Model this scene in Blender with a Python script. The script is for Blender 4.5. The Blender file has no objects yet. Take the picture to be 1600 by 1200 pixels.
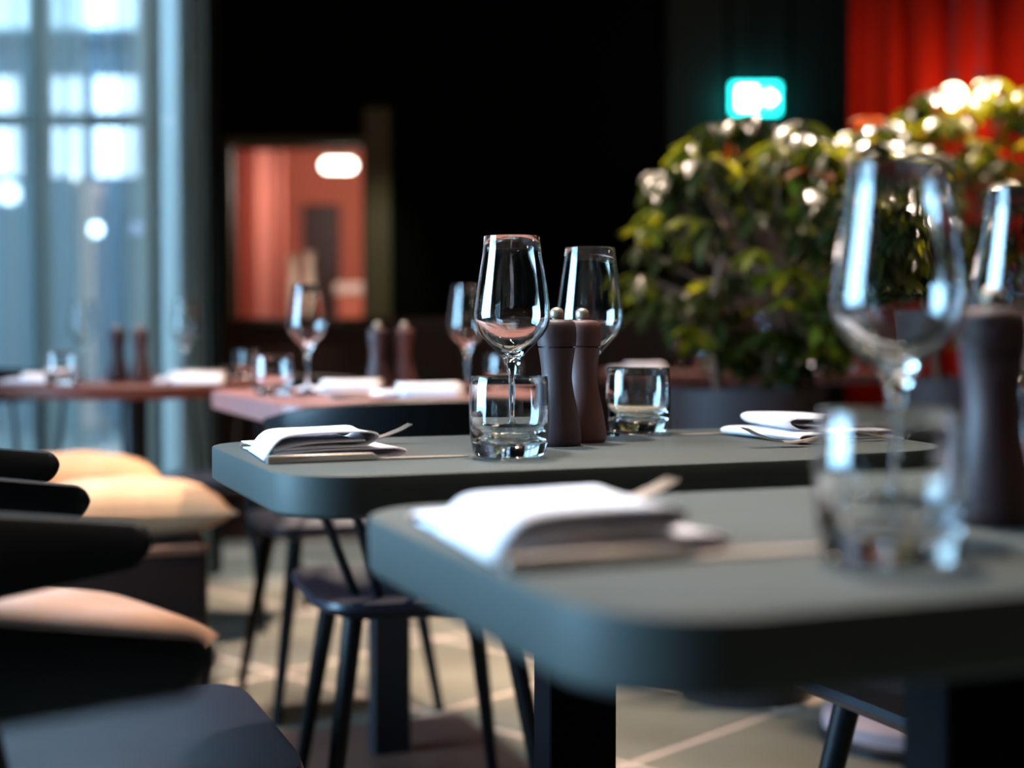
import bpy, math, random
from math import sin, cos, pi, radians as R
random.seed(7)
S = bpy.context.scene
COL = S.collection

# ------------------------------------------------------------------ camera
CAM_Z = 0.9055
cam = bpy.data.cameras.new('camera'); cam_o = bpy.data.objects.new('camera', cam); COL.objects.link(cam_o)
cam.sensor_width = 36; cam.lens = 50
cam_o.location = (0, 0, CAM_Z)
cam_o.rotation_euler = (R(90) - math.atan(75/2222), 0, 0)
cam.dof.use_dof = True; cam.dof.focus_distance = 1.58; cam.dof.aperture_fstop = 2.3
cam.clip_start = 0.02
S.camera = cam_o
# ------------------------------------------------------------------ world (overcast sky outside)
w = bpy.data.worlds.new('sky'); S.world = w; w.use_nodes = True
bg = w.node_tree.nodes['Background']; bg.inputs[0].default_value = (0.62, 0.82, 1.0, 1); bg.inputs[1].default_value = 4.6
# ------------------------------------------------------------------ exposure
S.view_settings.view_transform = 'Standard'; S.view_settings.look = 'None'
S.view_settings.exposure = 0.0; S.view_settings.gamma = 1.0; S.view_settings.use_curve_mapping = False
S.cycles.sample_clamp_indirect = 60

# ------------------------------------------------------------------ large lights
def lamp(name, kind, loc, power, col, aim=None, **kw):
    d = bpy.data.lights.new(name, kind); d.energy = power; d.color = col
    for k, v in kw.items(): setattr(d, k, v)
    o = bpy.data.objects.new(name, d); COL.objects.link(o); o.location = loc
    if aim is not None:
        from mathutils import Vector
        o.rotation_euler = (Vector(aim) - Vector(loc)).to_track_quat('-Z', 'Y').to_euler()
    return o
WARM = (1.0, 0.77, 0.60); NEUT = (1.0, 0.90, 0.83); DAY = (0.36, 0.66, 1.0)
# daylight of the tall windows in the left wall
lamp('daylight', 'AREA', (-3.62, 1.3, 1.55), 560, DAY, aim=(0, 1.3, 1.55), shape='RECTANGLE', size=2.1, size_y=2.3)
# ceiling spots over the tables and the aisle, with some added fill spots
def spot(loc, aim, power, col, deg=50, blend=.6, rad=.09):
    return lamp('ceiling_or_fill_spot', 'SPOT', loc, power, col, aim=aim, spot_size=R(deg), spot_blend=blend, shadow_soft_size=rad)
spot((0.15, 1.75, 3.0), (0.28, 0.95, .78), 305, NEUT, 40)
spot((-0.25, 2.35, 3.0), (0.05, 1.6, .78), 340, NEUT, 40)
spot((-0.1, 3.7, 3.0), (-0.25, 3.1, .78), 480, WARM, 46)
spot((-1.0, 4.0, 3.0), (-1.05, 3.95, .78), 260, WARM, 46)
spot((-0.95, 2.9, 3.0), (-.90, 3.35, .5), 170, WARM, 26)
spot((-0.6, 2.6, 3.0), (-0.72, 2.25, .45), 110, WARM, 24)
spot((0.7, 5.9, 3.0), (0.75, 5.0, .78), 520, WARM, 40)
spot((-0.4, 5.2, 3.0), (-0.45, 4.5, 0), 950, (1, .80, .68), 40)
spot((-0.75, 7.5, 3.0), (-.78, 8.5, 1.2), 60, (1, .9, .7), 18)  # added fill spot that brightens the olive trim by the doorway
spot((-0.7, 5.2, 3.0), (-.72, 5.75, 0), 520, (.86, .93, 1), 30)  # added cool spot standing in for daylight on the far floor
spot((-0.9, 5.6, 3.0), (-.93, 6.3, 1.15), 260, WARM, 12)  # added narrow spot that lifts the pale vases out of the dark
spot((1.35, 4.75, 3.0), (1.25, 4.2, 1.6), 620, WARM, 50)
spot((0.45, 4.1, 3.0), (0.62, 3.75, 1.5), 260, WARM, 36)

# small warm lamps about the dining room; their reflections sparkle in the glassware
for p, e in (((2.3, .6, 2.1), 8), ((2.6, 2.2, 2.2), 8), ((1.3, -1.2, 2.2), 2.5), ((.2, -1.6, 2.3), 2.5), ((-.9, -1.3, 2.2), 2.5), ((2.4, 3.6, 2.3), 7), ((.45, 4.3, 2.85), 7), ((-.5, 4.0, 2.85), 7),
             ((.95, 2.1, 2.85), 6), ((1.5, 1.1, 2.8), 6), ((.1, 3.0, 2.9), 6), ((-1.4, 3.4, 2.85), 6)):
    lamp('warm_lamp_light', 'POINT', p, e, (1.0, .74, .50), shadow_soft_size=.05)
# ------------------------------------------------------------------ helpers
A = R(21.5)
E1 = (cos(A), sin(A)); E2 = (-sin(A), cos(A))
def ee(a, b): return (a*E1[0] + b*E2[0], a*E1[1] + b*E2[1])
TH = 0.78            # table height

MATS = {}
def leafy(m, col, k=.45):
    n = m.node_tree.nodes; l = m.node_tree.links; t = n.new('ShaderNodeBsdfTranslucent'); t.inputs[0].default_value = col+(1,)
    mx = n.new('ShaderNodeMixShader'); mx.inputs[0].default_value = k
    l.new(n['Principled BSDF'].outputs[0], mx.inputs[1]); l.new(t.outputs[0], mx.inputs[2]); l.new(mx.outputs[0], n['Material Output'].inputs[0])
def mat(name, col, rough=.5, var=.12, scale=12., bump=0., bscale=60., metal=0., spec=.5, coat=0., sheen=0., stretch=None, emit=None, estr=0.):
    if name in MATS: return MATS[name]
    m = bpy.data.materials.new(name); m.use_nodes = True; nt = m.node_tree; n = nt.nodes; l = nt.links
    b = n['Principled BSDF']
    b.inputs['Roughness'].default_value = rough; b.inputs['Metallic'].default_value = metal
    b.inputs['Specular IOR Level'].default_value = spec
    b.inputs['Coat Weight'].default_value = coat; b.inputs['Sheen Weight'].default_value = sheen
    tc = n.new('ShaderNodeTexCoord'); mp = n.new('ShaderNodeMapping'); l.new(tc.outputs['Object'], mp.inputs[0])
    if stretch: mp.inputs['Scale'].default_value = stretch
    nz = n.new('ShaderNodeTexNoise'); nz.inputs['Scale'].default_value = scale; nz.inputs['Detail'].default_value = 4
    l.new(mp.outputs[0], nz.inputs['Vector'])
    mx = n.new('ShaderNodeMix'); mx.data_type = 'RGBA'
    mx.inputs[6].default_value = tuple(max(0, c*(1-var)) for c in col) + (1,)
    mx.inputs[7].default_value = tuple(min(1, c*(1+var)) for c in col) + (1,)
    l.new(nz.outputs[0], mx.inputs[0]); l.new(mx.outputs[2], b.inputs['Base Color'])
    if bump:
        nb = n.new('ShaderNodeTexNoise'); nb.inputs['Scale'].default_value = bscale; nb.inputs['Detail'].default_value = 3
        l.new(mp.outputs[0], nb.inputs['Vector'])
        bp = n.new('ShaderNodeBump'); bp.inputs['Strength'].default_value = bump; bp.inputs['Distance'].default_value = .004
        l.new(nb.outputs[0], bp.inputs['Height']); l.new(bp.outputs[0], b.inputs['Normal'])
    if emit:
        b.inputs['Emission Color'].default_value = emit + (1,); b.inputs['Emission Strength'].default_value = estr
    MATS[name] = m; return m

def glass_mat():
    m = bpy.data.materials.new('clear_glass'); m.use_nodes = True; n = m.node_tree.nodes; l = m.node_tree.links
    b = n['Principled BSDF']; b.inputs['Base Color'].default_value = (.99, 1, .995, 1)
    b.inputs['Roughness'].default_value = 0; b.inputs['IOR'].default_value = 1.5; b.inputs['Transmission Weight'].default_value = 1
    nz = n.new('ShaderNodeTexNoise'); nz.inputs['Scale'].default_value = 14
    tc = n.new('ShaderNodeTexCoord'); l.new(tc.outputs['Object'], nz.inputs['Vector'])
    bp = n.new('ShaderNodeBump'); bp.inputs['Strength'].default_value = .05; bp.inputs['Distance'].default_value = .002
    l.new(nz.outputs[0], bp.inputs['Height']); l.new(bp.outputs[0], b.inputs['Normal'])
    return m
def pane_mat():
    m = bpy.data.materials.new('window_glass'); m.use_nodes = True; n = m.node_tree.nodes; l = m.node_tree.links
    n.remove(n['Principled BSDF'])
    t = n.new('ShaderNodeBsdfTransparent'); t.inputs[0].default_value = (.93, .97, .97, 1)
    g = n.new('ShaderNodeBsdfGlossy'); g.inputs['Roughness'].default_value = .02
    f = n.new('ShaderNodeFresnel'); f.inputs[0].default_value = 1.35
    mx = n.new('ShaderNodeMixShader'); l.new(f.outputs[0], mx.inputs[0]); l.new(t.outputs[0], mx.inputs[1]); l.new(g.outputs[0], mx.inputs[2])
    l.new(mx.outputs[0], n['Material Output'].inputs[0]); return m
def sheer_mat(name, col, open_):
    m = bpy.data.materials.new(name); m.use_nodes = True; n = m.node_tree.nodes; l = m.node_tree.links
    n.remove(n['Principled BSDF'])
    t = n.new('ShaderNodeBsdfTransparent'); t.inputs[0].default_value = (.72, .90, 1.0, 1)
    d = n.new('ShaderNodeBsdfDiffuse'); d.inputs[0].default_value = col+(1,)
    r = n.new('ShaderNodeBsdfTranslucent'); r.inputs[0].default_value = col+(1,)
    m1 = n.new('ShaderNodeMixShader'); m1.inputs[0].default_value = .5; l.new(d.outputs[0], m1.inputs[1]); l.new(r.outputs[0], m1.inputs[2])
    # random upright streaks of openness, painting in the light and dark of folds
    tc = n.new('ShaderNodeTexCoord'); mp = n.new('ShaderNodeMapping'); mp.inputs['Scale'].default_value = (1, 0, .015); l.new(tc.outputs['Object'], mp.inputs[0])
    wv = n.new('ShaderNodeTexNoise'); wv.inputs['Scale'].default_value = 13; wv.inputs['Detail'].default_value = 3; l.new(mp.outputs[0], wv.inputs['Vector'])
    mr = n.new('ShaderNodeMapRange'); mr.inputs[1].default_value = .36; mr.inputs[2].default_value = .64
    mr.inputs[3].default_value = open_*.35; mr.inputs[4].default_value = open_*1.5; l.new(wv.outputs[0], mr.inputs[0])
    mx = n.new('ShaderNodeMixShader'); l.new(mr.outputs[0], mx.inputs[0]); l.new(m1.outputs[0], mx.inputs[1]); l.new(t.outputs[0], mx.inputs[2])
    l.new(mx.outputs[0], n['Material Output'].inputs[0]); return m

class MB:
    def __init__(s): s.v = []; s.f = []
    def add(s, v, f):
        o = len(s.v); s.v += [tuple(p) for p in v]; s.f += [tuple(i+o for i in q) for q in f]; return s
    def box(s, x0, x1, y0, y1, z0, z1):
        v = [(x0,y0,z0),(x1,y0,z0),(x1,y1,z0),(x0,y1,z0),(x0,y0,z1),(x1,y0,z1),(x1,y1,z1),(x0,y1,z1)]
        return s.add(v, [(3,2,1,0),(4,5,6,7),(0,1,5,4),(1,2,6,5),(2,3,7,6),(3,0,4,7)])
    def bbox(s, x0, x1, y0, y1, z0, z1, b=.005):   # box with all edges chamfered, by stacked loops
        def loop(i, z): return [(x0+i,y0+b,z),(x0+b,y0+i,z),(x1-b,y0+i,z),(x1-i,y0+b,z),(x1-i,y1-b,z),(x1-b,y1-i,z),(x0+b,y1-i,z),(x0+i,y1-b,z)]
        def lp(i, z): return [(x0+i,y0+i+b,z),(x0+i+b,y0+i,z),(x1-i-b,y0+i,z),(x1-i,y0+i+b,z),(x1-i,y1-i-b,z),(x1-i-b,y1-i,z),(x0+i+b,y1-i,z),(x0+i,y1-i-b,z)]
        return s.loops([lp(b, z0), lp(0, z0+b), lp(0, z1-b), lp(b, z1)])
    def loops(s, L, cap=True, closed=True):
        n = len(L[0]); v = [p for q in L for p in q]; f = []
        for k in range(len(L)-1):
            for i in range(n if closed else n-1):
                j = (i+1) % n
                f.append((k*n+i, k*n+j, (k+1)*n+j, (k+1)*n+i))
        if cap: f.append(tuple(range(n-1, -1, -1))); f.append(tuple((len(L)-1)*n+i for i in range(n)))
        return s.add(v, f)
    def lathe(s, prof, n=48, c=(0, 0, 0), cap=True):     # prof: (r, z), closes at r = 0
        v = []; rings = []; f = []
        for r, z in prof:
            if r < 1e-6: rings.append([len(v)]); v.append((c[0], c[1], c[2]+z))
            else:
                rings.append(list(range(len(v), len(v)+n)))
                v += [(c[0]+r*cos(2*pi*i/n), c[1]+r*sin(2*pi*i/n), c[2]+z) for i in range(n)]
        for a, b in zip(rings, rings[1:]):
            for i in range(n):
                j = (i+1) % n
                if len(a) == 1 and len(b) == 1: continue
                if len(a) == 1: f.append((a[0], b[j], b[i]))
                elif len(b) == 1: f.append((a[i], a[j], b[0]))
                else: f.append((a[i], a[j], b[j], b[i]))
        return s.add(v, f)
    def tube(s, pts, rad, n=10):
        from mathutils import Vector
        P = [Vector(p) for p in pts]; L = []
        if not isinstance(rad, (list, tuple)): rad = [rad]*len(P)
        up = None
        for i, p in enumerate(P):
            d = (P[min(i+1, len(P)-1)] - P[max(i-1, 0)]).normalized()
            if up is None: up = Vector((0, 0, 1)) if abs(d.z) < .9 else Vector((1, 0, 0))
            x = d.cross(up).normalized(); y = x.cross(d).normalized(); up = y
            L.append([tuple(p + (x*cos(2*pi*k/n) + y*sin(2*pi*k/n))*rad[i]) for k in range(n)])
        return s.loops(L)
    def mesh(s, name, m, smooth=True):
        me = bpy.data.meshes.new(name); me.from_pydata(s.v, [], s.f); me.update()
        me.materials.append(m)
        import bmesh
        bm = bmesh.new(); bm.from_mesh(me); bmesh.ops.recalc_face_normals(bm, faces=bm.faces); bm.to_mesh(me); bm.free()
        if smooth:
            for p in me.polygons: p.use_smooth = True
            try: me.set_sharp_from_angle(angle=R(38))
            except Exception: pass
        return me
    def build(s, name, m, parent=None, smooth=True, sub=0):
        o = bpy.data.objects.new(name, s.mesh(name, m, smooth)); COL.objects.link(o)
        if parent is not None: o.parent = parent
        if sub:
            md = o.modifiers.new('sub', 'SUBSURF'); md.levels = sub; md.render_levels = sub
        return o
def link(name, me, parent=None):
    o = bpy.data.objects.new(name, me); COL.objects.link(o)
    if parent is not None: o.parent = parent
    return o
def tag(o, label=None, cat=None, group=None, kind=None):
    if label: o['label'] = label
    if cat: o['category'] = cat
    if group: o['group'] = group
    if kind: o['kind'] = kind
    return o
def empty(name, loc=(0, 0, 0), rz=0, label=None, cat=None, group=None):
    o = bpy.data.objects.new(name, None); COL.objects.link(o); o.location = loc; o.rotation_euler = (0, 0, rz)
    o.empty_display_size = .05
    return tag(o, label, cat, group)
def copy_tree(o, parent=None):
    c = o.copy(); COL.objects.link(c); c.parent = parent
    for ch in list(o.children): copy_tree(ch, c)
    return c
def struct(o): o['kind'] = 'structure'; return o
def rrect(hx, hy, r, n=8, inset=0):
    p = []; hx -= inset; hy -= inset; r = max(r-inset, .001)
    for cx, cy, a0 in ((hx-r, hy-r, 0), (-hx+r, hy-r, 90), (-hx+r, -hy+r, 180), (hx-r, -hy+r, 270)):
        for k in range(n+1):
            a = R(a0 + 90*k/n); p.append((cx+r*cos(a), cy+r*sin(a)))
    return p

# ------------------------------------------------------------------ materials
GLASS = glass_mat(); PANE = pane_mat()
M_TOP = mat('grey_green_laminate', (.066, .074, .068), .55, .08, 40, .05, 400, spec=.2)
M_MAUVE = mat('mauve_laminate', (.30, .125, .115), .45, .08, 30)
M_BROWNTOP = mat('red_brown_wood', (.11, .032, .022), .5, .3, 6, .1, 60, spec=.2, stretch=(1, 9, 1))
M_BLACK = mat('black_steel', (.008, .009, .014), .42, .1, 20)
M_BLUEBLK = mat('blue_black_steel', (.0022, .0018, .003), .6, .1, 20, spec=.06)
M_CHAIR = mat('black_stained_wood', (.0030, .0032, .0045), .45, .4, 8, .06, 90, spec=.22, stretch=(1, 10, 10))
M_SEAT = mat('black_stained_seat', (.006, .009, .020), .40, .3, 6, .06, 90, spec=.4, stretch=(1, 12, 12))
M_NAP = mat('white_linen', (.84, .81, .86), .9, .03, 80, .25, 900, sheen=.2)
M_STEEL = mat('polished_steel', (.72, .62, .55), .36, .05, 30, metal=1.)
M_MILL = mat('plum_brown_matte', (.052, .022, .022), .55, .15, 10, .04, 200)
M_MILLB = mat('plum_brown_warm_lit', (.13, .048, .040), .55, .15, 10, .04, 200)  # lighter, redder mill colour with the warm side light put into it
M_KNOB = mat('pale_steel_knob', (.42, .34, .26), .4, .1, 40, metal=.6)
M_CUSH = mat('sand_cotton', (.66, .38, .20), .95, .08, 30, .3, 700, sheen=.3)
M_CUSH2 = mat('blush_cotton', (.58, .33, .21), .95, .08, 30, .3, 700, sheen=.3)
M_LEATH = mat('dark_brown_leather', (.022, .010, .008), .5, .3, 9, .3, 120)
M_PIPE = mat('tan_leather_edge', (.30, .14, .09), .5, .2, 9, .2, 120)
M_TILE = mat('stone_tile', (.19, .185, .15), .32, .28, 3.5, .12, 40)
M_GROUT = mat('pale_grout', (.52, .42, .36), .8, .1, 30)
M_WALLD = mat('black_green_plaster', (.0030, .0042, .0045), .9, .2, 5, .1, 50, spec=.1)
M_PANEL = mat('dark_teal_panel', (.010, .017, .018), .6, .15, 5)
M_FRAME = mat('olive_dark_trim', (.16, .15, .085), .6, .15, 8)
M_CEIL = mat('dark_ceiling', (.02, .02, .02), .9, .1, 5)
M_SLAT = mat('dark_walnut_slat', (.030, .012, .008), .55, .35, 6, .1, 60, stretch=(8, 8, 1))
M_TEALF = mat('window_frame_paint', (.13, .17, .19), .5, .1, 10)
M_SHEER = sheer_mat('teal_sheer', (.58, .76, .78), .52)
M_RED = mat('red_velvet', (.40, .010, .002), .95, .12, 14, .2, 300, spec=.1)
M_SALMON = mat('salmon_cloth', (.45, .15, .115), .95, .12, 14, .2, 300, sheen=.3)
M_PINKW = mat('coral_paint', (.55, .155, .095), .8, .06, 6)
M_DOOR = mat('maroon_door', (.035, .012, .010), .5, .15, 8)
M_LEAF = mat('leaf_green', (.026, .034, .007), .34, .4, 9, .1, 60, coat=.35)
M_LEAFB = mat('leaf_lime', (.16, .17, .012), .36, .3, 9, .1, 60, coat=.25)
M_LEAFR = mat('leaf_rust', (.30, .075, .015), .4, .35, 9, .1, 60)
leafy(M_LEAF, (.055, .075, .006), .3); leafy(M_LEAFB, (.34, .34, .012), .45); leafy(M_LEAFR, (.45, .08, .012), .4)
M_BARK = mat('bark_brown', (.17, .07, .04), .85, .35, 25, .6, 60, stretch=(1, 1, .2))
M_POT = mat('charcoal_planter', (.046, .031, .034), .6, .12, 20, .1, 200)
M_SOIL = mat('dark_soil', (.05, .025, .015), .95, .4, 60, .8, 120)
M_PLATE = mat('rust_brown_plate', (.10, .045, .032), .5, .25, 12)
M_PLASTER = mat('off_white_vase', (.70, .55, .48), .6, .06, 14)
M_FACADE = mat('grey_facade', (.12, .18, .25), .8, .15, 2)
M_COLUMN = mat('pink_stone_column', (.55, .36, .31), .8, .12, 3)
M_PAVE = mat('street_paving', (.16, .18, .19), .8, .2, 2)
M_LIT = mat('lit_pane', (.5, .5, .55), .3, .04, 2, emit=(.74, .82, 1.0), estr=4.2)
M_BULB = mat('warm_bulb', (.9, .8, .6), .3, .02, 4, emit=(1.0, .78, .48), estr=14)
M_TUBE = mat('white_tube', (.9, .9, .85), .3, .02, 4, emit=(1.0, .93, .80), estr=10)
M_STREET = mat('cool_globe', (.9, .9, .95), .3, .02, 4, emit=(.72, .84, 1.0), estr=9)
M_STREETV = mat('violet_globe', (.8, .8, .95), .3, .02, 4, emit=(.42, .48, 1.0), estr=4)
M_STREETW = mat('cream_globe', (.95, .9, .85), .3, .02, 4, emit=(1., .88, .80), estr=6)
M_EXITG = mat('exit_green', (.0, .3, .25), .4, .02, 4, emit=(.02, .90, .85), estr=6)
M_EXITW = mat('exit_white', (.9, .9, .9), .4, .02, 4, emit=(.85, 1.0, 1.0), estr=16)

# ================================================================== SETTING
XL, XR, YB, YF, ZC = -3.4, 3.3, 8.5, -2.6, 3.1
YW = 5.35           # glazed wall behind the sheer curtain
fl = struct(MB().box(XL-.2, XR+.2, YF-.2, 11.7, -.08, -.0012).build('floor', M_GROUT, smooth=False))
# single stone tiles, laid diagonally
T = .60; ta = R(47); ox, oy = .248, 2.98
tm = MB().bbox(-T/2+.008, T/2-.008, -T/2+.008, T/2-.008, -.02, 0, .002).mesh('tile', M_TILE, False)
far = []
for i in range(-14, 20):
    for j in range(-16, 16):
        u, v = (i+.5)*T, (j+.5)*T
        x = ox + u*cos(ta) - v*sin(ta); y = oy + u*sin(ta) + v*cos(ta)
        if y > 8.8 or y < YF-.3 or x > XR+.3 or x < XL-.3: continue
        if y < 2.2 or abs(x) > .36*y*1.12+.5:
            far.append((x, y)); continue
        t = link('tile', tm, fl); t.location = (x, y, random.uniform(-.0012, .0008)); t.rotation_euler = (0, 0, ta + random.choice((0, pi/2, pi)))
fm = MB()
for x, y in far:
    fm.add([(x + a*cos(ta) - b*sin(ta), y + a*sin(ta) + b*cos(ta), 0) for a, b in ((-.294, -.294), (.294, -.294), (.294, .294), (-.294, .294))], [(0, 1, 2, 3)])
fo_ = fm.build('outer_tiles', M_TILE, fl, False); fo_['kind'] = 'stuff'
struct(MB().loops([[(x, y, z) for x, y in ((XL-.2, YF-.2), (XR+.2, YF-.2), (XR+.2, 11.7), (-2.2, 11.7), (-2.2, YB), (-1.24, YW+.12), (XL-.2, YW+.12))] for z in (ZC, ZC+.1)]).build('ceiling', M_CEIL, smooth=False))
struct(MB().box(XR, XR+.15, YF, YB, 0, ZC).build('wall_right', M_WALLD, smooth=False))
struct(MB().box(XL, XR, YF-.15, YF, 0, ZC).build('wall_front', M_WALLD, smooth=False))
# left wall with two tall windows (they light the room)
WY0, WY1, WZ0, WZ1 = .2, 2.4, .35, 2.75
m = MB(); m.box(XL-.15, XL, YF, WY0, 0, ZC); m.box(XL-.15, XL, WY1, YW+.1, 0, ZC)
m.box(XL-.15, XL, WY0, WY1, 0, WZ0); m.box(XL-.15, XL, WY0, WY1, WZ1, ZC)
struct(m.build('wall_left', M_WALLD, smooth=False))
wo = struct(empty('window_1', (XL-.07, (WY0+WY1)/2, 0)))
hw = (WY1-WY0)/2
for k in range(4):
    y = -hw + k*(2*hw)/3
    MB().box(-.04, .04, max(y-.03, -hw), min(y+.03, hw), WZ0, WZ1).build('mullion', M_TEALF, wo, False)
for k in range(3):
    y = -hw + k*(2*hw)/3
    MB().box(-.004, .004, y+.03, y+2*hw/3-.03, WZ0, WZ1).build('pane', PANE, wo, False)
# back wall with the doorway
DX0, DX1, DZ = -1.66, -.89, 2.03
m = MB(); m.box(-2.2, DX0, YB, YB+.15, 0, ZC); m.box(DX1, XR, YB, YB+.15, 0, ZC); m.box(DX0, DX1, YB, YB+.15, DZ, ZC)
struct(m.build('wall_back', M_WALLD, smooth=False))
dr = struct(empty('door_1', (0, YB-.02, 0)))
MB().box(DX0-.03, DX0, -.03, .17, 0, DZ).build('jamb', M_FRAME, dr, False)
MB().box(DX1+.02, DX1+.17, -.05, .02, 0, DZ+.22).build('jamb', M_FRAME, dr, False)
MB().box(DX0-.03, DX1+.02, -.03, .17, DZ, DZ+.05).build('lintel', M_FRAME, dr, False)
# slightly lighter panels on the back wall below the exit sign
pn = struct(empty('trim_1', (0, YB-.03, 0)))
for k in range(3):
    MB().bbox(.92+k*.37, 1.27+k*.37, 0, .028, .02, 3.05, .006).build('panel', M_PANEL, pn, False)
# glazed wall with the sheer curtain
OX = -1.36
m = MB(); m.box(-1.22, -1.12, YW, YW+.12, 0, ZC); m.box(XL, -1.22, YW, YW+.12, 0, .12); m.box(XL, -1.22, YW, YW+.12, 2.95, ZC)
struct(m.build('wall_window', M_WALLD, smooth=False))
w2 = struct(empty('window_2', (0, YW+.06, 0)))
xs = [XL, -2.32, -1.78, OX, -1.22]  # last narrow bay added so daylight comes through the curtain's right end
for k, x in enumerate(xs): MB().box(x-.025 if k else x, x+.025 if k < 4 else x, -.04, .04, .12, 2.95).build('mullion', M_TEALF, w2, False)
MB().box(XL, OX, -.035, .035, 1.70, 1.735).build('transom', M_TEALF, w2, False)
for k in range(4):
    for z0, z1 in ((.12, 1.70), (1.735, 2.95)):
        MB().box(xs[k]+.025, xs[k+1]-.025, -.004, .004, z0, z1).build('pane', PANE, w2, False)
# angled return wall between the glazing and the back wall
v = [(-1.12, YW+.12), (-1.24, YW+.12), (-2.18, YB), (-2.06, YB)]
struct(MB().loops([[(x, y, 0) for x, y in v], [(x, y, ZC) for x, y in v]]).build('wall_return', M_WALLD, smooth=False))

v = [(-1.245, YW+.13), (-1.275, YW+.13), (-2.215, YB), (-2.185, YB)]  # pale cladding added outside to throw sky light through the curtain's end
struct(MB().loops([[(x, y, 0) for x, y in v], [(x, y, ZC+.6) for x, y in v]]).build('wall_added_cladding', mat('pale_render', (.62, .66, .66), .85, .08, 4), smooth=False))
# curtains: wavy cloth hung from a rod
def curtain(name, m, x0, x1, y, z0, z1, amp, wl, label, cat='curtain', seed=1, th=.0, gather=0):
    rnd = random.Random(seed); n = int((x1-x0)/wl*14); ph = [rnd.uniform(0, 6.28) for _ in range(4)]
    L = []
    for iz in range(5):
        z = z0 + (z1-z0)*iz/4; row = []
        for i in range(n+1):
            t = i/n; x = x0 + (x1-x0)*t; u = (x-x0)/wl*2*pi
            d = sin(u + .9*sin(u*.31+ph[0]))*amp*(.75+.35*sin(u*.23+ph[1])) + amp*.25*sin(2.1*u+ph[2])
            row.append((x + .2*amp*cos(u), y + d*(1-.15*iz/4), z))
        L.append(row)
    mb = MB(); nn = n+1; V = [p for r in L for p in r]
    mb.add(V, [(k*nn+i, k*nn+i+1, (k+1)*nn+i+1, (k+1)*nn+i) for k in range(4) for i in range(n)])
    root = empty(name, ((x0+x1)/2, y, 0), 0, label, cat)
    mb.v = [(a-(x0+x1)/2, b-y, c) for a, b, c in mb.v]
    o = mb.build('cloth', m, root)
    if th:
        md = o.modifiers.new('t', 'SOLIDIFY'); md.thickness = th
    MB().tube([(x0-(x0+x1)/2-.05, 0, z1+.02), (x1-(x0+x1)/2+.05, 0, z1+.02)], .012, 8).build('rod', M_BLACK, root)
    return root
curtain('sheer_curtain', M_SHEER, -3.2, -1.10, 5.16, .03, 2.98, .045, .17, 'sheer teal curtain hanging in front of the tall street window', seed=3)
curtain('velvet_curtain', M_RED, 1.63, 3.2, 7.0, .03, 3.0, .06, .24, 'heavy red curtain hanging behind the leafy plants', seed=5, th=.006)

# room beyond the doorway
m = MB(); m.box(-2.2, -2.12, YB+.15, 11.7, 0, ZC); m.box(.4, .5, YB+.15, 12.4, 0, ZC)
m.box(-2.2, .5, 11.6, 11.7, 0, ZC)
struct(m.build('wall_doorway_room', M_PINKW, smooth=False))
d2 = tag(empty('inner_door', (-1.545, 11.58, 0)), 'dark maroon door in the coral wall beyond the doorway', 'door')
MB().bbox(-.15, .15, -.03, 0, 0, 1.97, .01).build('door_leaf', M_DOOR, d2, False)
MB().bbox(-.19, -.15, -.04, .0, 0, 2.01, .008).build('door_frame', M_SALMON, d2, False)
MB().lathe([(0, -.02), (.02, -.012), (.025, 0), (.02, .012), (0, .02)], 12, (.11, -.05, 1.0)).build('handle', M_KNOB, d2)
curtain('salmon_curtain', M_SALMON, -2.05, -1.66, 10.4, .03, 2.5, .05, .22, 'salmon pink curtain hanging inside the doorway room', seed=9, th=.006)
pl = tag(empty('ceiling_tube_lamp', (-1.165, 9.6, 2.05)), 'glowing white tube lamp above the doorway room', 'lamp')
m = MB(); m.tube([(-.115, 0, 0), (-.09, 0, 0), (.09, 0, 0), (.115, 0, 0)], [.015, .042, .042, .015], 16).build('tube', M_TUBE, pl)
MB().box(-.1, .1, -.02, .02, .042, .062).build('housing', M_PLASTER, pl, False)
MB().tube([(0, 0, .06), (0, 0, ZC-2.05)], .006, 6).build('cord', M_BLACK, pl)
lamp('doorway_room_light', 'POINT', (-1.15, 9.9, 2.0), 55, (1, .84, .74), shadow_soft_size=.15)
ct = tag(empty('service_counter', (-1.16, 11.1, 0)), 'coral counter with pale worktop inside the doorway room', 'counter')
MB().bbox(-.17, .30, -.25, .25, 0, 1.22, .01).build('body', M_PINKW, ct, False)
MB().bbox(-.19, .32, -.27, .27, 1.22, 1.31, .01).build('worktop', M_PLASTER, ct, False)

# exit sign
ex = tag(empty('exit_sign', (1.415, 8.3, 2.285)), 'glowing green exit sign hanging above the leafy plants', 'sign')
MB().bbox(-.14, .14, 0, .03, -.088, .088, .006).build('sign_box', M_EXITG, ex, False)
m = MB()
m.box(-.10, .0, -.004, 0, -.06, .06)                                   # lit door field
m.add([(.015, -.004, -.012), (.07, -.004, -.012), (.07, -.004, -.04), (.12, -.004, 0), (.07, -.004, .04), (.07, -.004, .012), (.015, -.004, .012)], [(0, 1, 2, 3, 4, 5, 6)])
m.build('door_and_arrow', M_EXITW, ex, False)
m = MB(); m.lathe([(0, -.011), (.009, -.006), (.011, 0), (.009, .006), (0, .011)], 10, (-.045, -.006, .042))
m.box(-.056, -.036, -.008, -.004, -.005, .03); m.add([(-.056, -.007, 0), (-.04, -.007, 0), (-.07, -.007, -.05), (-.082, -.007, -.046)], [(0, 1, 2, 3)])
m.add([(-.05, -.007, 0), (-.036, -.007, 0), (-.015, -.007, -.048), (-.028, -.007, -.05)], [(0, 1, 2, 3)])
m.build('running_figure', M_EXITG, ex, False)
MB().tube([(0, .015, .088), (0, .015, ZC-2.285)], .006, 6).build('hanger', M_BLACK, ex)

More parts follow.
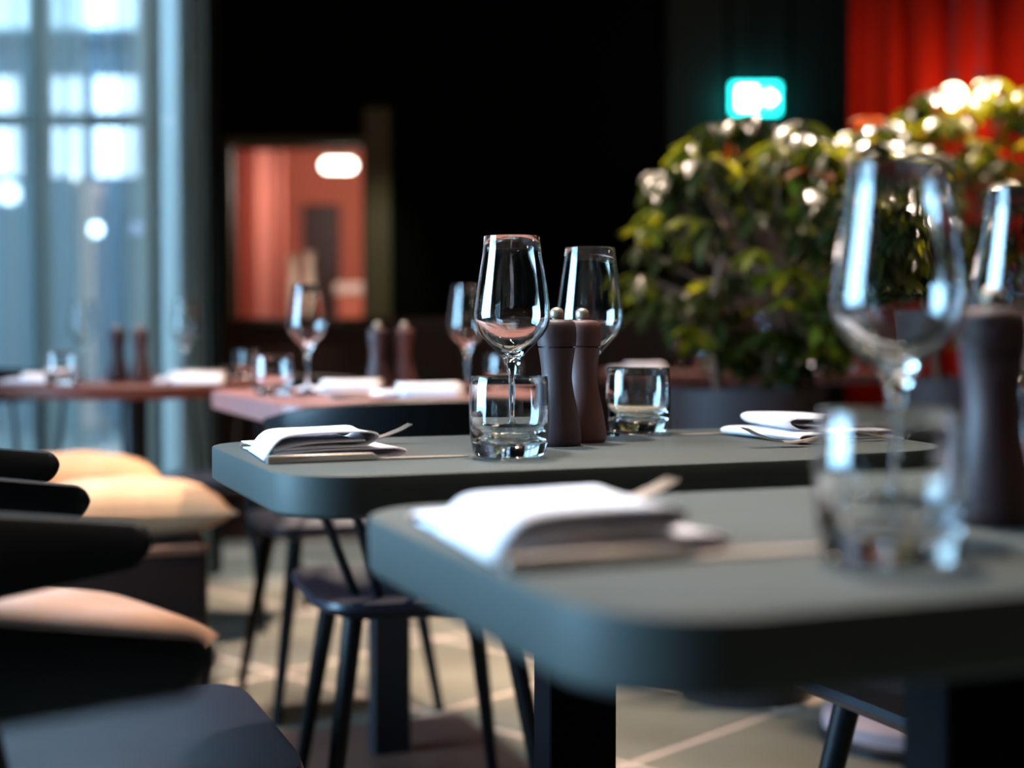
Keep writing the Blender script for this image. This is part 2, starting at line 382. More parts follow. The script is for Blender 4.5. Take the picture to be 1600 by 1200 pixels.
# hanging globe lamps by the red curtain
def globe(name, loc, r, label, sx=1., power=20):
    g = tag(empty(name, loc), label, 'lamp', 'globe lamps by the red curtain')
    MB().lathe([(r*sin(pi*k/12)*(1 if sx == 1 else .62), -r*cos(pi*k/12)*sx) for k in range(13)], 20).build('bulb', M_BULB, g)
    MB().lathe([(0, r*sx*.9), (r*.4, r*sx*.9), (r*.35, r*sx+.05), (0, r*sx+.05)], 14).build('socket', M_BLACK, g)
    MB().tube([(0, 0, r*sx+.04), (0, 0, ZC-loc[2])], .003, 6).build('cord', M_BLACK, g)
    lamp('globe_light', 'POINT', (loc[0], loc[1]-.14, loc[2]), power, (1, .62, .32), shadow_soft_size=.08)
globe('globe_lamp', (2.07, 6.72, 2.03), .055, 'round glowing globe lamp hanging before the red curtain', power=2.5)
globe('globe_lamp', (2.19, 6.70, 2.02), .048, 'tall narrow glowing bulb hanging right of the round globe lamp', 1.6, power=2.5)
lamp('curtain_wall_light', 'SPOT', (2.75, 6.55, 1.2), 22, (1, .62, .4), aim=(2.72, 7.0, 2.2), spot_size=R(100), spot_blend=.8, shadow_soft_size=.05)

# low slatted partition behind the tables
pt = tag(empty('slatted_partition', (0, 6.3, 0)), 'low dark partition of upright walnut slats behind the tables', 'partition')
MB().box(-1.34, 1.2, .02, .05, .02, .95).build('back_board', M_WALLD, pt, False)
MB().bbox(-1.36, 1.22, -.05, .08, .95, .985, .006).build('cap_rail', M_SLAT, pt, False)
MB().box(-1.34, 1.2, -.02, .05, 0, .05).build('foot_rail', M_SLAT, pt, False)
sm = MB().bbox(-.019, .019, -.02, .02, .05, .95, .003).mesh('slat', M_SLAT, False)
for k in range(45):
    o = link('slat', sm, pt); o.location = (-1.31+k*.0565, 0, 0)
for i, (x, h, lab) in enumerate(((-.965, .27, 'pale slender vase on the slatted partition, the shorter one'), (-.895, .29, 'pale slender vase on the slatted partition, the taller one'))):
    vs = tag(empty('slender_vase', (x, 6.3, .985)), lab, 'vase', 'vases on the slatted partition')
    MB().lathe([(0, 0), (.024, 0), (.030, h*.15), (.026, h*.5), (.020, h*.8), (.026, h), (.020, h), (.015, h*.8), (0, h*.78)], 20).build('body', M_PLASTER, vs)
    MB().lathe([(.024, h-.006), (.029, h-.003), (.029, h+.003), (.022, h+.003), (.022, h-.004), (.024, h-.006)], 20).build('lip', M_PLASTER, vs)

# ------------------------------------------------------------------ outside the glazing
struct(MB().box(-14, -1.3, YW+.3, 30, -.1, -.02).build('ground_street', M_PAVE, smooth=False))
bd = tag(empty('street_building', (-5, 14, 0)), 'grey building with lit windows across the street', 'building')
MB().box(-7, 4.5, 0, 4, 0, 3.78).build('wall', M_FACADE, bd, False)
MB().box(-7.2, 4.7, -.25, 4, 3.78, 3.86).build('cornice', M_FACADE, bd, False)
for k in range(9):
    x0 = -2.2 + k*.62
    for z0, z1 in ((2.44, 2.98), (3.06, 3.46)):
        wn = MB().box(x0, x0+.56, -.02, .02, z0, z1).build('window', M_TEALF, bd, False)
        MB().box(x0+.03, x0+.53, -.03, -.021, z0+.03, z1-.03).build('pane', M_LIT, wn, False)
for k in range(5):
    MB().lathe([(.16, 0), (.16, .1), (.11, .14), (.11, 2.2), (.15, 2.26), (.15, 2.36), (0, 2.36)], 16, (-1.55+k*1.25, -.35, 0)).build('column', M_COLUMN, bd)
def street_lamp(x, y, z, r, m, label):
    g = tag(empty('street_lamp', (x, y, 0)), label, 'street lamp', 'street lamps outside the window')
    MB().tube([(0, 0, 0), (0, 0, .3), (0, 0, z-r)], [.05, .03, .02], 10).build('post', M_TEALF, g)
    MB().lathe([(r*sin(pi*k/10), z-r*cos(pi*k/10)) for k in range(11)], 16).build('globe', m, g)
def px(x, Y): return (x-800)/2222*Y
def pz(y, Y): return CAM_Z + (525-y)/2222*Y
street_lamp(px(121, 11), 11, pz(277, 11), .028, M_STREETW, 'street lamp with small cream globe outside the window')
street_lamp(px(18, 10), 10, pz(303, 10), .075, M_STREET, 'street lamp with large white globe at the far left window edge')
street_lamp(px(152, 11.5), 11.5, pz(359, 11.5), .05, M_STREET, 'street lamp with blue-white globe low behind the sheer curtain')
street_lamp(px(216, 12), 12, pz(357, 12), .04, M_STREETV, 'street lamp with violet globe behind the sheer curtain')
street_lamp(px(246, 12.5), 12.5, pz(487, 12.5), .05, M_STREETV, 'short street lamp with violet globe near the window edge')

# ================================================================== TABLES
def table(name, loc, rz, hx, hy, mtop, mcol, label, base=None, plate=.22, rad=.075, group=None, t=.0395):
    r = empty(name, (loc[0], loc[1], 0), rz, label, 'table', group)
    b = .0022
    L = []
    for z, i in ((TH-t, .004), (TH-t+.004, 0), (TH-b, 0), (TH-b*.3, b*.3), (TH, b)):
        L.append([(x, y, z) for x, y in rrect(hx, hy, rad, 10, i)])
    MB().loops(L).build('tabletop', mtop, r)
    MB().bbox(-.041, .041, -.024, .024, .012, TH-t-.008, .002).build('column', mcol, r, False)
    MB().bbox(-hx*.45, hx*.45, -hy*.45, hy*.45, TH-t-.010, TH-t-.001, .002).build('mounting_plate', mcol, r, False)
    MB().bbox(-plate, plate, -plate, plate, 0, .012, .002).build('base_plate', base or mcol, r, False)
    return r
G_T = 'dining tables'
c1 = ee(.646, .780); c2 = ee(.654, 1.465); c3 = ee(.867, 2.92)
table('dining_table', c1, A, .380, .230, M_TOP, M_BLUEBLK, 'grey-green dining table with rounded corners, nearest to the viewer', group=G_T)
table('dining_table', c2, A, .380, .230, M_TOP, M_BLUEBLK, 'grey-green dining table with rounded corners, second from the front, in sharp focus', group=G_T)
table('dining_table', c3, A, .315, .42, M_MAUVE, M_BLACK, 'mauve dining table behind the sharp grey-green table', base=M_PLATE, plate=.24, group=G_T)
T4 = (-1.045, 3.93)
r4 = empty('round_table', (T4[0], T4[1], 0), 0, 'round red-brown table before the sheer curtain', 'table', G_T)
MB().lathe([(0, TH-.035), (.385, TH-.035), (.40, TH-.028), (.40, TH-.004), (.396, TH), (0, TH)], 64).build('tabletop', M_BROWNTOP, r4)
MB().lathe([(0, .01), (.035, .01), (.035, TH-.036), (0, TH-.036)], 24).build('column', M_BLACK, r4)
MB().lathe([(0, 0), (.21, 0), (.21, .008), (.06, .018), (0, .018)], 40).build('base_plate', M_BLACK, r4)
T5 = (.80, 5.05)
table('dining_table', T5, 0.1, .48, .24, M_BROWNTOP, M_BLACK, 'red-brown dining table far back behind the planted tree', group=G_T)

# ------------------------------------------------------------------ chairs (origin on the floor below the seat centre, front = +X)
SH = .46
def make_chair(half=.205, depth=.235):
    r = empty('dining_chair', (0, 0, 0))
    # seat: rounded, narrower at the rear, gently dished, edges drawn in below
    def outline(ins):
        p = []
        for k in range(96):
            a = 2*pi*k/96; ex = 2/8.0
            x = math.copysign(abs(cos(a))**ex, cos(a)); y = math.copysign(abs(sin(a))**ex, sin(a))
            wy = .212 if x > 0 else .212 - .028*(x*x)
            p.append((x*(.212-ins), y*(wy-ins)))
        return p
    L = [[(x, y, SH-.034) for x, y in outline(.035)], [(x, y, SH-.020) for x, y in outline(.006)], [(x, y, SH-.010) for x, y in outline(0)],
         [(x, y, SH-.001) for x, y in outline(.003)], [(x, y, SH) for x, y in outline(.012)], [(x*.6, y*.6, SH-.006) for x, y in outline(.02)], [(x*.2, y*.2, SH-.008) for x, y in outline(.02)]]
    MB().loops(L).build('seat', M_SEAT, r)
    for sx, sy in ((1, 1), (1, -1), (-1, 1), (-1, -1)):
        top = (.135*sx, .135*sy, SH-.026); bot = (.135*sx + (.07 if sx > 0 else -.085)*1, .135*sy + .065*sy, 0)
        mid = tuple((a*.45+b*.55) for a, b in zip(bot, top))
        MB().tube([bot, mid, top], [.0115, .0160, .0185], 12).build('leg', M_CHAIR, r)
    # bent back rail, tall in the middle and tapering to rounded tips
    N = 41; L = []; ZT = .765
    def rail(t):
        a = t*R(97); x = -.03 - depth*cos(a)*(1 if cos(a) > 0 else .7); y = half*sin(a)
        h = .036 + .075*max(0, cos(a*.93))**1.3
        e = max(0, (abs(t)-.93)/.07)
        h *= math.sqrt(max(.0, 1-e*e)) if e > 0 else 1
        zc = ZT - .018 + .028*max(0, cos(a)) - .030*max(0, cos(a*.93))
        return x, y, h, zc, a
    for i in range(N):
        t = -1 + 2*i/(N-1)
        if i < 6: t = -1 + .07*(i/6)**1.6
        if i > N-7: t = 1 - .07*((N-1-i)/6)**1.6
        x, y, h, zc, a = rail(t); h = max(h, .004)
        nx, ny = -cos(a), sin(a); th = .011 if abs(t) < .95 else .011*max(.25, (1-abs(t))/.05)**.5
        ring = []
        for k in range(12):
            b = 2*pi*k/12; cx = math.copysign(abs(cos(b))**.6, cos(b))*th; cz = math.copysign(abs(sin(b))**.6, sin(b))*h/2
            lean = .16*cz
            ring.append((x + nx*(cx+lean), y + ny*(cx+lean), zc + cz))
        L.append(ring)
    MB().loops(L).build('backrest', M_CHAIR, r)
    for t in (-.62, -.40, -.14, .14, .40, .62):
        x, y, h, zc, a = rail(t)
        b = t*R(97)*1.0
        p0 = (-.03 - .13*cos(b), .145*sin(b), SH-.006); p1 = (x, y, zc - h/2 + .012)
        pm = tuple((u+v)/2 for u, v in zip(p0, p1))
        MB().tube([p0, pm, p1], [.0085, .0080, .0070], 8).build('spindle', M_CHAIR, r)
    return r
G_C = 'black spindle back chairs'
ch = make_chair(); used = [False]
def chair(x, y, rz, label, proto=None):
    if proto is None:
        o = ch if not used[0] else copy_tree(ch); used[0] = True
    else: o = proto
    o.location = (x, y, 0); o.rotation_euler = (0, 0, rz); tag(o, label, 'chair', G_C); return o
chair(-.473, 1.56, A, 'black chair with blue sheen on its seat, left of the sharp table')
chair(-.203, .900, A-R(3), 'black chair cropped at lower left, beside the nearest grey-green table')
wide = make_chair(half=.265, depth=.20)
chair(-.175, 2.585, R(105), 'black chair with wide navy backrest, between the sharp table and the mauve table', wide)
bp = ee(.89, 3.45); chair(bp[0], bp[1], A - pi/2, 'black chair on the far side of the mauve table')
chair(.625, 1.80, A + pi, 'black chair at the right end of the sharp grey-green table, only legs in view')
chair(-1.50, 4.40, R(-50), 'black chair with fanned spindles left of the round red-brown table')
chair(-.92, 4.55, R(-100), 'black chair right behind the round red-brown table, before the curtain')

# ------------------------------------------------------------------ poufs and cushions
def pouf(name, x0, x1, y0, y1, h, rz, label):
    cx, cy = (x0+x1)/2, (y0+y1)/2; hx, hy = (x1-x0)/2, (y1-y0)/2
    r = empty(name, (cx, cy, 0), rz, label, 'pouf', 'leather bench poufs')
    MB().loops([[(x, y, z) for x, y in rrect(hx, hy, .02, 4, i)] for z, i in ((.04, .004), (.05, 0), (h-.03, 0), (h-.012, .003), (h, .014))]).build('body', M_LEATH, r)
    L = [[(x, y, z) for x, y in rrect(hx+.004, hy+.004, .022, 4, i)] for z, i in ((h-.022, .004), (h-.020, 0), (h-.004, 0), (h-.002, .004))]
    MB().loops(L, cap=False).build('edge_band', M_PIPE, r)
    MB().loops([[(x, y, z) for x, y in rrect(hx-.02, hy-.02, .015, 4)] for z in (0, .04)]).build('plinth', M_BLACK, r)
    return r
pouf('bench_pouf', -1.328, -.748, 3.057, 3.537, .44, A, 'dark brown leather bench pouf under the pale sand cushions')
pouf('bench_pouf', -1.12, -.565, 2.10, 2.57, .345, 0, 'dark brown leather bench pouf under the blush cushion, lower left')
def cushion(loc, rot, hx, hy, hz, m, label, sag=0):
    r = empty('cushion', loc, 0, label, 'cushion', 'cushions on the poufs'); r.rotation_euler = rot
    n = 22; V = []; F = []
    for side in (1, -1):
        for i in range(n+1):
            for j in range(n+1):
                u, v = -1+2*i/n, -1+2*j/n
                e = max(0, (1-abs(u)**2.4))*max(0, (1-abs(v)**2.4))
                z = side*hz*e**.5 + .004*sin(9*u+3*v)*sin(7*v-2*u)*e + .003*side
                k = 1 - .07*(1-abs(u)**2)*abs(v)**3; q = 1 - .07*(1-abs(v)**2)*abs(u)**3
                V.append((hx*u*q, hy*v*k, z - sag*(u*u)*1.0))
    N = (n+1)*(n+1)
    for s in range(2):
        for i in range(n):
            for j in range(n): F.append((s*N+i*(n+1)+j, s*N+(i+1)*(n+1)+j, s*N+(i+1)*(n+1)+j+1, s*N+i*(n+1)+j+1))
    rim = [i*(n+1) for i in range(n+1)] + [n*(n+1)+j for j in range(1, n+1)] + [i*(n+1)+n for i in range(n-1, -1, -1)] + [j for j in range(n-1, 0, -1)]
    for a, b in zip(rim, rim[1:]+rim[:1]): F.append((a, b, N+b, N+a))
    MB().add(V, F).build('cover', m, r)
    seam = [(V[a][0]*1.004, V[a][1]*1.004, V[a][2]-.003) for a in rim]; seam.append(seam[0])
    MB().tube(seam, .003, 6).build('piping', m, r)
cushion((-.888, 3.270, .508), (0, R(1), A), .225, .150, .067, M_CUSH, 'plump sand cushion on the brown pouf, the front one')
cushion((-1.070, 3.470, .530), (R(4), R(1), A), .225, .105, .088, M_CUSH, 'flat sand cushion at the back of the brown pouf')
cushion((-.752, 2.32, .420), (R(2), R(11), R(4)), .245, .19, .056, M_CUSH2, 'blush cushion low on the brown pouf at lower left', .01)

# ------------------------------------------------------------------ glassware
def wine_glass_mesh():
    k = .000723; H = .235
    outer = [(0, 0), (36, 0), (52, 1), (53, 3), (40, 6), (22, 9), (10, 14), (6, 22), (4.6, 40), (4.5, 70), (5, 95), (6.5, 112), (9.5, 124), (13, 134), (18, 143), (27, 153), (38, 164), (48, 175), (54.5, 186), (57.8, 197), (58.4, 207), (57, 222), (54, 243), (50, 270), (45.5, 298), (42.3, 325)]
    inner = [(41.0, 325.6), (44.2, 298), (48.7, 270), (52.6, 243), (55.5, 222), (56.9, 207), (56.2, 198), (52.8, 188), (46, 177.5), (36, 167), (24, 157), (14, 149), (7, 145), (0, 144)]
    prof = [(r*k, z*k) for r, z in outer] + [(41.7*k, 325.9*k)] + [(r*k, z*k) for r, z in inner]
    return prof
def tumbler_prof():
    out = [(0, .0055), (.010, .0048), (.020, .0026), (.027, .0006), (.0305, 0), (.0345, .002), (.0375, .006), (.0400, .018), (.0415, .036), (.0415, .055), (.0405, .075), (.0398, .0835)]
    inn = [(.0392, .0843), (.0385, .0835), (.0391, .075), (.0401, .055), (.0399, .040), (.0385, .030), (.0345, .0225), (.028, .0185), (.019, .0163), (.009, .0153), (0, .0150)]
    return out + inn
WG = MB().lathe(wine_glass_mesh(), 64).mesh('bowl', GLASS)
TG = MB().lathe(tumbler_prof(), 64).mesh('body', GLASS)
def wine_glass(x, y, label, z=TH):
    o = link('wine_glass', WG); o.location = (x, y, z); return tag(o, label, 'wine glass', 'wine glasses on the tables')
def tumbler(x, y, label, z=TH):
    o = link('water_tumbler', TG); o.location = (x, y, z); return tag(o, label, 'tumbler', 'water tumblers on the tables')

# mills
k = .000729
low = [(0, 0), (36, 0), (38.5, 3), (39.5, 9), (38.5, 22), (36, 40), (32, 60), (27.5, 80), (24.6, 98), (23.8, 108), (24.6, 122), (27, 140), (28.6, 150), (29, 153), (27.5, 154), (0, 154)]
head = [(0, 155.5), (28, 155.5), (29.8, 156.5), (30.6, 165), (31, 176), (30.4, 186), (28.4, 193), (24, 196.5), (15, 198), (0, 198.4)]
knob = [(0, 197), (8, 197), (8.2, 199.5), (10, 201), (11, 204.5), (11.2, 208), (10, 212.5), (6.5, 216), (0, 217.5)]
def mill_meshes(m):
    return (MB().lathe([(r*k, z*k) for r, z in low], 48).mesh('body', m), MB().lathe([(r*k, z*k) for r, z in head], 48).mesh('head', m), MB().lathe([(r*k, z*k) for r, z in knob], 24).mesh('knob', M_KNOB),
            MB().lathe([(0, 153*k), (26*k, 153*k), (26*k, 156.5*k), (0, 156.5*k)], 32).mesh('collar', M_BLACK))
MILL = {'dark': mill_meshes(M_MILL), 'warm_lit': mill_meshes(M_MILLB)}
def mill(x, y, kind, label):
    r = empty('spice_mill', (x, y, TH), random.uniform(0, 6), label, 'spice mill', 'spice mills on the tables')
    for n_, me in zip(('body', 'head', 'knob', 'collar'), MILL[kind]): link(n_, me, r)
    return r

# ------------------------------------------------------------------ napkins and cutlery
def ribbon(path, y0, y1, th=.0016, n=6, wob=.0, skew=0):
    """cloth sheet: the path (x, z) swept from y0 to y1"""
    pts = []
    for a, b in zip(path, path[1:]):
        pts += [(a[0]+(b[0]-a[0])*t/4, a[1]+(b[1]-a[1])*t/4) for t in range(4)]
    pts.append(path[-1])
    for _ in range(3):
        pts = [pts[0]] + [((a[0]+2*b[0]+c[0])/4, (a[1]+2*b[1]+c[1])/4) for a, b, c in zip(pts, pts[1:], pts[2:])] + [pts[-1]]
    L = []
    for k in range(n+1):
        t = k/n; y = y0+(y1-y0)*t
        L.append([(x*(1-.02*sin(3*t)) + skew*t, y + .003*sin(x*40), z + wob*sin(3.1*t+x*26)*min(1, z/.01)) for x, z in pts])
    nn = len(pts); mb = MB()
    top = [p for r in L for p in r]
    mb.add(top, [(a*nn+i, a*nn+i+1, (a+1)*nn+i+1, (a+1)*nn+i) for a in range(n) for i in range(nn-1)])
    return mb
def make_napkin():
    r = empty('folded_napkin')
    # lower fold: a flat loop open on the near side
    lowp = [(.006, .0012), (.07, .0012), (.124, .0014), (.138, .0036), (.141, .0078), (.133, .0112), (.09, .0104), (.03, .0088), (.004, .0080)]
    o = ribbon(lowp, -.088, .092, wob=.0006).build('lower_fold', M_NAP, r)
    upp = [(.012, .0115), (.05, .0122), (.085, .0124), (.098, .0145), (.108, .0195), (.110, .0245), (.103, .0275), (.085, .0272), (.05, .0262), (.022, .0255), (.010, .0232), (.002, .0165), (-.004, .0080), (-.008, .0014)]
    o2 = ribbon(upp, -.090, .040, wob=.0012, skew=.010).build('upper_fold', M_NAP, r)
    midp = [(.004, .0105), (.03, .0165), (.07, .0178), (.096, .0188)]
    o3 = ribbon(midp, -.088, .036, wob=.0008).build('middle_fold', M_NAP, r)
    for q in (o, o2, o3):
        md = q.modifiers.new('t', 'SOLIDIFY'); md.thickness = .0016; md.offset = 0
    return r
def make_knife():
    r = empty('table_knife')
    MB().loops([[(x, y*wd, .0004+z*hg) for y, z in ((-1, .15), (-.8, 0), (.8, 0), (1, .15), (1, .85), (.8, 1), (-.8, 1), (-1, .85))] for x, wd, hg in ((0, .0040, .0065), (.002, .0050, .0078), (.05, .0052, .0080), (.108, .0052, .0074), (.113, .0040, .0042))]).build('handle', M_STEEL, r)
    MB().loops([[(x, -wd, .0004), (x, wd, .0004), (x, wd, .0004+hg), (x, -wd, .0004+hg)] for x, wd, hg in ((.111, .0030, .0034), (.120, .0060, .0018), (.16, .0085, .0014), (.19, .0080, .0012), (.205, .0050, .0010), (.214, .0015, .0008))]).build('blade', M_STEEL, r)
    return r
def make_fork():
    r = empty('table_fork')
    # handle, neck and bowl in one bar; z follows the fork's arch
    def zf(x): return .0010 + .0095*math.exp(-((x-.085)/.05)**2) + (.019*((x-.125)/.07)**2 if x > .125 else 0)
    P = [(0, .0045, .0022), (.004, .0062, .0024), (.03, .0058, .0024), (.07, .0040, .0026), (.105, .0028, .0030), (.125, .0040, .0026), (.138, .0098, .0018), (.150, .0112, .0016), (.156, .0112, .0016)]
    MB().loops([[(x, -wd, zf(x)), (x, wd, zf(x)), (x, wd*.8, zf(x)+t), (x, -wd*.8, zf(x)+t)] for x, wd, t in P]).build('handle', M_STEEL, r)
    for k in range(4):
        yc = (-1.5+k)*.0064
        MB().loops([[(x, yc-wd, zf(x)), (x, yc+wd, zf(x)), (x, yc+wd, zf(x)+.0014), (x, yc-wd, zf(x)+.0014)] for x, wd in ((.155, .0020), (.17, .0018), (.185, .0016), (.198, .0006))]).build('tine', M_STEEL, r)
    return r
NAP, KNI, FOR = make_napkin(), make_knife(), make_fork(); first = {'n': True, 'k': True, 'f': True}
def inst(key, proto, loc, rot, label, cat, group):
    o = proto if first[key] else copy_tree(proto); first[key] = False
    o.location = loc; o.rotation_euler = rot; return tag(o, label, cat, group)
def setting(cx, cy, rz, where, flip=False, fork=True, tilt=0, fpos=None, frot=R(-2)):
    """place setting in the frame of a diner looking along rz; (cx, cy) is the table centre"""
    def at(a, b): return (cx + a*cos(rz) - b*sin(rz), cy + a*sin(rz) + b*cos(rz))
    p = at(-.365, .012); inst('n', NAP, (p[0], p[1], TH), (0, 0, rz+tilt), 'white linen napkin folded '+where, 'napkin', 'folded napkins')
    p = at(-.374, -.097); inst('k', KNI, (p[0], p[1], TH), (0, 0, rz+R(3)), 'steel knife with square handle lying '+where, 'knife', 'table knives')
    if fork:
        p = at(*(fpos or (-.358, .124))); inst('f', FOR, (p[0], p[1], TH), (0, 0, rz+frot), 'steel fork lying beside the napkin '+where, 'fork', 'table forks')
w2c = lambda a, b: (c2[0] + a*E1[0] + b*E2[0], c2[1] + a*E1[1] + b*E2[1])
cs2 = ee(.66, 1.478); cs1 = ee(.645, .796)
setting(cs2[0], cs2[1], A, 'at the left end of the sharp table')
setting(cs2[0]+.012, cs2[1]+.03, A+pi, 'at the right end of the sharp table', fpos=(-.34, .145), frot=R(-9))
setting(cs1[0], cs1[1], A, 'at the left end of the nearest table')
# second table
tumbler(-.003, 1.468, 'clear water tumbler at the front of the sharp table, before a wine glass')
tumbler(.163, 1.835, 'clear water tumbler at the back of the sharp table, right of the mills')
wine_glass(0.000, 1.575, 'sharp clear wine glass standing left of the two mills')
wine_glass(.098, 1.785, 'sharp clear wine glass standing right behind the two mills')
mill(.0514, 1.632, 'dark', 'dark plum mill in front on the sharp table')
mill(.0832, 1.684, 'warm_lit', 'mill in warm-lit plum half hidden behind the dark mill on the sharp table')
# nearest table
tumbler(.2105, .790, 'large blurred water tumbler at the right front of the nearest table')
wine_glass(.249, .920, 'large blurred wine glass on the nearest table behind the tumbler')
wine_glass(.389, 1.075, 'blurred wine glass cut by the right picture edge')
mill(.320, .948, 'dark', 'blurred dark mill at the right of the nearest table')
mill(.378, .985, 'warm_lit', 'mill in warm-lit plum cut by the right picture edge')
# mauve table
tumbler(-.505, 3.00, 'water tumbler at the left corner of the mauve table')
wine_glass(-.440, 3.06, 'wine glass on the mauve table before the lit doorway')
wine_glass(-.098, 3.10, 'wine glass on the mauve table left behind the sharp wine glass')
tumbler(-.02, 3.22, 'water tumbler on the mauve table behind the sharp tumbler')
mill(-.312, 3.30, 'dark', 'dark mill on the mauve table, left of the pair')
mill(-.253, 3.335, 'warm_lit', 'mill in warm-lit plum on the mauve table, right of the pair')
def nap(x, y, rz, label): return inst('n', NAP, (x, y, TH), (0, 0, rz), label, 'napkin', 'folded napkins')
nap(-.378, 3.10, R(93), 'white napkin behind the left wine glass on the mauve table')
nap(-.188, 2.90, R(100), 'white napkin at the front of the mauve table before the mills')
inst('k', KNI, (-.36, 2.80, TH), (0, 0, R(8)), 'steel knife on the mauve table before the white napkin', 'knife', 'table knives')
# round table
tumbler(-1.147, 3.62, 'water tumbler at the left of the round table')
wine_glass(-1.262, 4.19, 'wine glass at the left of the round table')
wine_glass(-.965, 4.20, 'wine glass at the right of the round table before the curtain')
tumbler(-.765, 4.13, 'water tumbler at the right of the round table')
mill(-1.09, 3.93, 'dark', 'dark mill on the round table, left of the pair')
mill(-1.034, 3.955, 'warm_lit', 'mill in warm-lit plum on the round table, right of the pair')
nap(-1.255, 3.74, R(95), 'white napkin left of the mills on the round table')
nap(-.845, 3.72, R(98), 'white napkin at the right front of the round table')
nap(-.93, 3.93, R(60), 'white napkin just behind the mills on the round table')
# far table
wine_glass(.885, 5.00, 'wine glass on the far red-brown table seen under the leaves')
wine_glass(.60, 5.10, 'wine glass on the far red-brown table left of the tree trunk')
tumbler(.82, 4.95, 'water tumbler on the far red-brown table right of the tree trunk')
tumbler(.68, 4.97, 'water tumbler on the far red-brown table beside the tree trunk')
tumbler(1.19, 5.04, 'water tumbler at the right end of the far red-brown table')
mill(.76, 5.10, 'warm_lit', 'mill in warm-lit plum on the far red-brown table')
nap(.44, 4.92, R(93), 'white napkin at the left end of the far red-brown table')
nap(1.00, 4.96, R(95), 'white napkin at the right of the far red-brown table')

# pale round platform on the floor at lower right
rp = tag(empty('round_platform', (.90, 3.16, 0)), 'low pale mauve round platform on the floor at lower right', 'platform')
MB().lathe([(0, .03), (.20, .03), (.20, .06), (.19, .066), (0, .066)], 48).build('top', mat('pale_mauve', (.55, .42, .46), .6, .06, 10), rp)
MB().lathe([(0, 0), (.206, 0), (.206, .026), (.20, .030), (0, .030)], 48).build('base_ring', M_BLACK, rp)

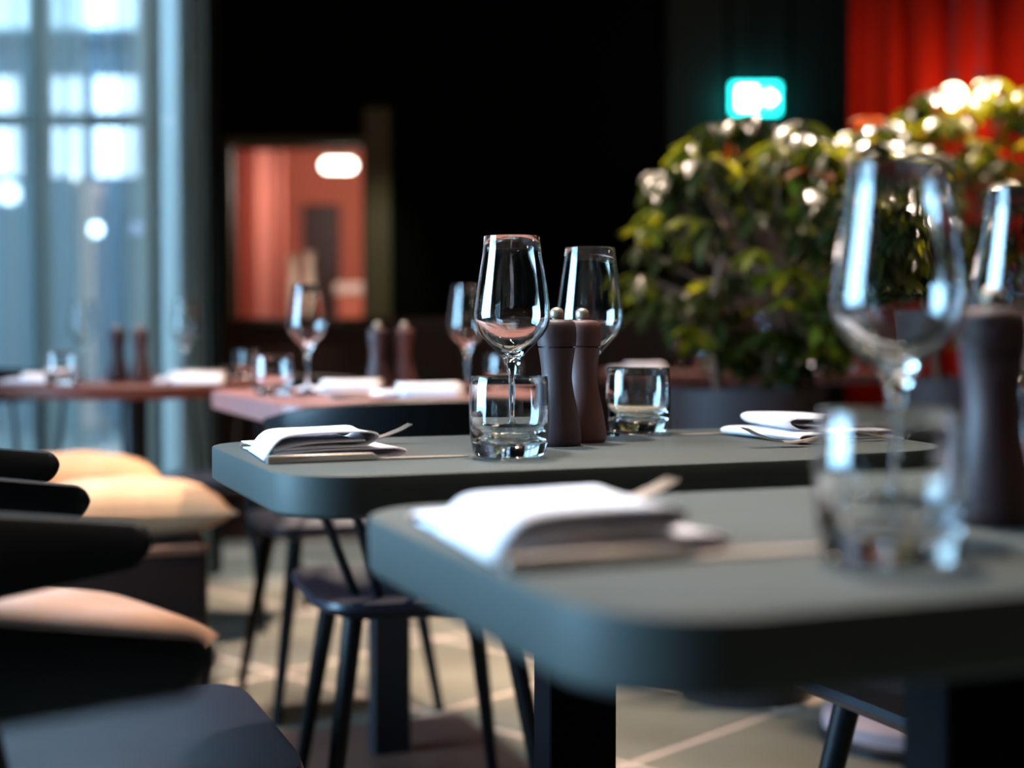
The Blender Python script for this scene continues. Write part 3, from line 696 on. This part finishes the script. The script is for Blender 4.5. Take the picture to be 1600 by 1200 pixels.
# ================================================================== PLANTS
from mathutils import Vector, Matrix, Euler
def leaf_mesh(name, m, l=.11, wd=.042, droop=.25):
    V = []; F = []; n = 6
    for i in range(n+1):
        t = i/n; h = wd*.5*(sin(pi*min(1, t*.97+.03))**.75) if 0 < t < 1 else .0008
        x = l*t; z = -droop*l*t*t
        V += [(x, -h, z+.18*h), (x, 0, z), (x, h, z+.18*h)]
    for i in range(n):
        a = i*3; F += [(a, a+3, a+4, a+1), (a+1, a+4, a+5, a+2)]
    return MB().add(V, F).mesh(name, m)
LEAVES = [leaf_mesh('leaf', M_LEAF, .092, .034), leaf_mesh('leaf', M_LEAF, .105, .038, .4), leaf_mesh('leaf', M_LEAFB, .088, .034, .25), leaf_mesh('leaf', M_LEAFR, .085, .034, .2)]
def tree(name, base, rpot0, rpot1, hpot, trunk_h, crown_c, crown_r, nclus, label, plabel, seed, lime=.22, rust=.012):
    rnd = random.Random(seed)
    pot = tag(empty('round_planter', (base[0], base[1], 0)), plabel, 'planter', 'round planters')
    MB().lathe([(0, .0), (rpot0, .0), (rpot0+.004, .01), (rpot1, hpot-.01), (rpot1, hpot), (rpot1-.02, hpot), (rpot1-.024, hpot-.05), (0, hpot-.05)], 48).build('pot', M_POT, pot)
    MB().lathe([(0, hpot-.046), (rpot1*.5, hpot-.024), (rpot1-.026, hpot-.036)], 32).build('soil', M_SOIL, pot)
    t = tag(empty(name, (base[0], base[1], hpot-.03)), label, 'tree', 'leafy indoor trees')
    top = Vector((crown_c[0]-base[0], crown_c[1]-base[1], crown_c[2]-hpot+.03))
    MB().tube([(-.07, -.02, -.005), (-.085, -.02, .08), (-.10, -.02, .2), (-.06, 0, trunk_h), top*.9], [.017, .013, .012, .011, .006], 10).build('trunk', M_BARK, t)
    MB().tube([(.05, .03, -.005), (.07, .03, .15), (.10, .02, trunk_h), top*.85+Vector((.15, .05, .02))], [.014, .011, .010, .006], 10).build('trunk', M_BARK, t)
    clus = []
    for c in range(nclus):
        while True:
            d = Vector((rnd.uniform(-1, 1), rnd.uniform(-1, 1), rnd.uniform(-1, 1)))
            if .25 < d.length < 1: break
        d = d.normalized()*(d.length**.6)
        p = Vector((d.x*crown_r[0], d.y*crown_r[1], d.z*crown_r[2])) + top
        clus.append((p, d))
    clus.sort(key=lambda q: q[0].y)
    nb = MB()
    for p, d in clus[::3]:
        a = top*.75 + Vector((0, 0, -.05)); nb.tube([a, a.lerp(p, .55)+Vector((0, 0, -.03)), p], [.005, .004, .0025], 5)
    b_ = nb.build('branches', M_BARK, t); b_['kind'] = 'stuff'
    cnt = 0; rest = {}
    for p, d in clus:
        nleaf = rnd.randint(6, 8); yaw = rnd.uniform(0, 6.28); s = rnd.uniform(.8, 1.15)
        kind = rnd.random(); outz = d.z
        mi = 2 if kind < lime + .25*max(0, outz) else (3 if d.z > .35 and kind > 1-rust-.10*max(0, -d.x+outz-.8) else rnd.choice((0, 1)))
        for q in range(nleaf):
            az = yaw + q*2*pi/nleaf + rnd.uniform(-.15, .15); pitch = rnd.uniform(.05, .75)
            M = Matrix.Translation(p) @ Euler((0, 0, az)).to_matrix().to_4x4() @ Euler((rnd.uniform(-.3, .3), pitch, 0)).to_matrix().to_4x4() @ Matrix.Scale(s*rnd.uniform(.8, 1.1), 4)
            if cnt < 298:
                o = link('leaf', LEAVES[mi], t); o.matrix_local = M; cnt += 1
            else: rest.setdefault(mi, []).append(M)
    mb = MB(); mats = []; idx = []
    for mi, Ms in rest.items():
        me = LEAVES[mi]; mats.append(me.materials[0])
        for M in Ms:
            mb.add([M @ v_.co for v_ in me.vertices], [tuple(f.vertices) for f in me.polygons]); idx += [len(mats)-1]*len(me.polygons)
    if mb.v:
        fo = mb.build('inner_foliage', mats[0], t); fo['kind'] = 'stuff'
        for m_ in mats[1:]: fo.data.materials.append(m_)
        for pl_, i_ in zip(fo.data.polygons, idx): pl_.material_index = i_
    return t
tree('umbrella_tree', (.595, 3.60), .158, .200, .775, .38, (.70, 3.62, 1.15), (.42, .33, .33), 230,
     'bushy umbrella tree in the charcoal planter, left of the blurred wine glass', 'charcoal round planter holding the bushy umbrella tree', 11)
tree('umbrella_tree', (1.40, 4.44), .16, .21, .775, .38, (1.42, 4.42, 1.28), (.50, .33, .42), 250,
     'taller umbrella tree behind the blurred wine glass at right', 'round planter under the taller tree at right', 23, lime=.3, rust=.02)
# low greenery at the planter's foot
def shrub(x, y, z, n, r, label, seed):
    rnd = random.Random(seed); t = tag(empty('leafy_shrub', (x, y, z)), label, 'shrub', 'low leafy plants')
    MB().tube([(0, 0, -.005), (0, .01, r*.6)], [.006, .003], 6).build('stem', M_BARK, t)
    for q in range(n):
        o = link('leaf', LEAVES[rnd.choice((0, 2, 1))], t); az = rnd.uniform(0, 6.28)
        o.location = (rnd.uniform(-r, r)*.45, rnd.uniform(-r, r)*.45, rnd.uniform(.02, r*.7)); o.rotation_euler = (rnd.uniform(-.3, .3), rnd.uniform(-.5, .5), az); s = rnd.uniform(.7, 1); o.scale = (s, s, s)
shrub(.66, 3.56, .748, 22, .12, 'small lime green plant growing in the charcoal planter', 4)
shrub(1.20, 3.72, .0, 60, .62, 'dark leafy shrub on the floor right of the charcoal planter', 6)
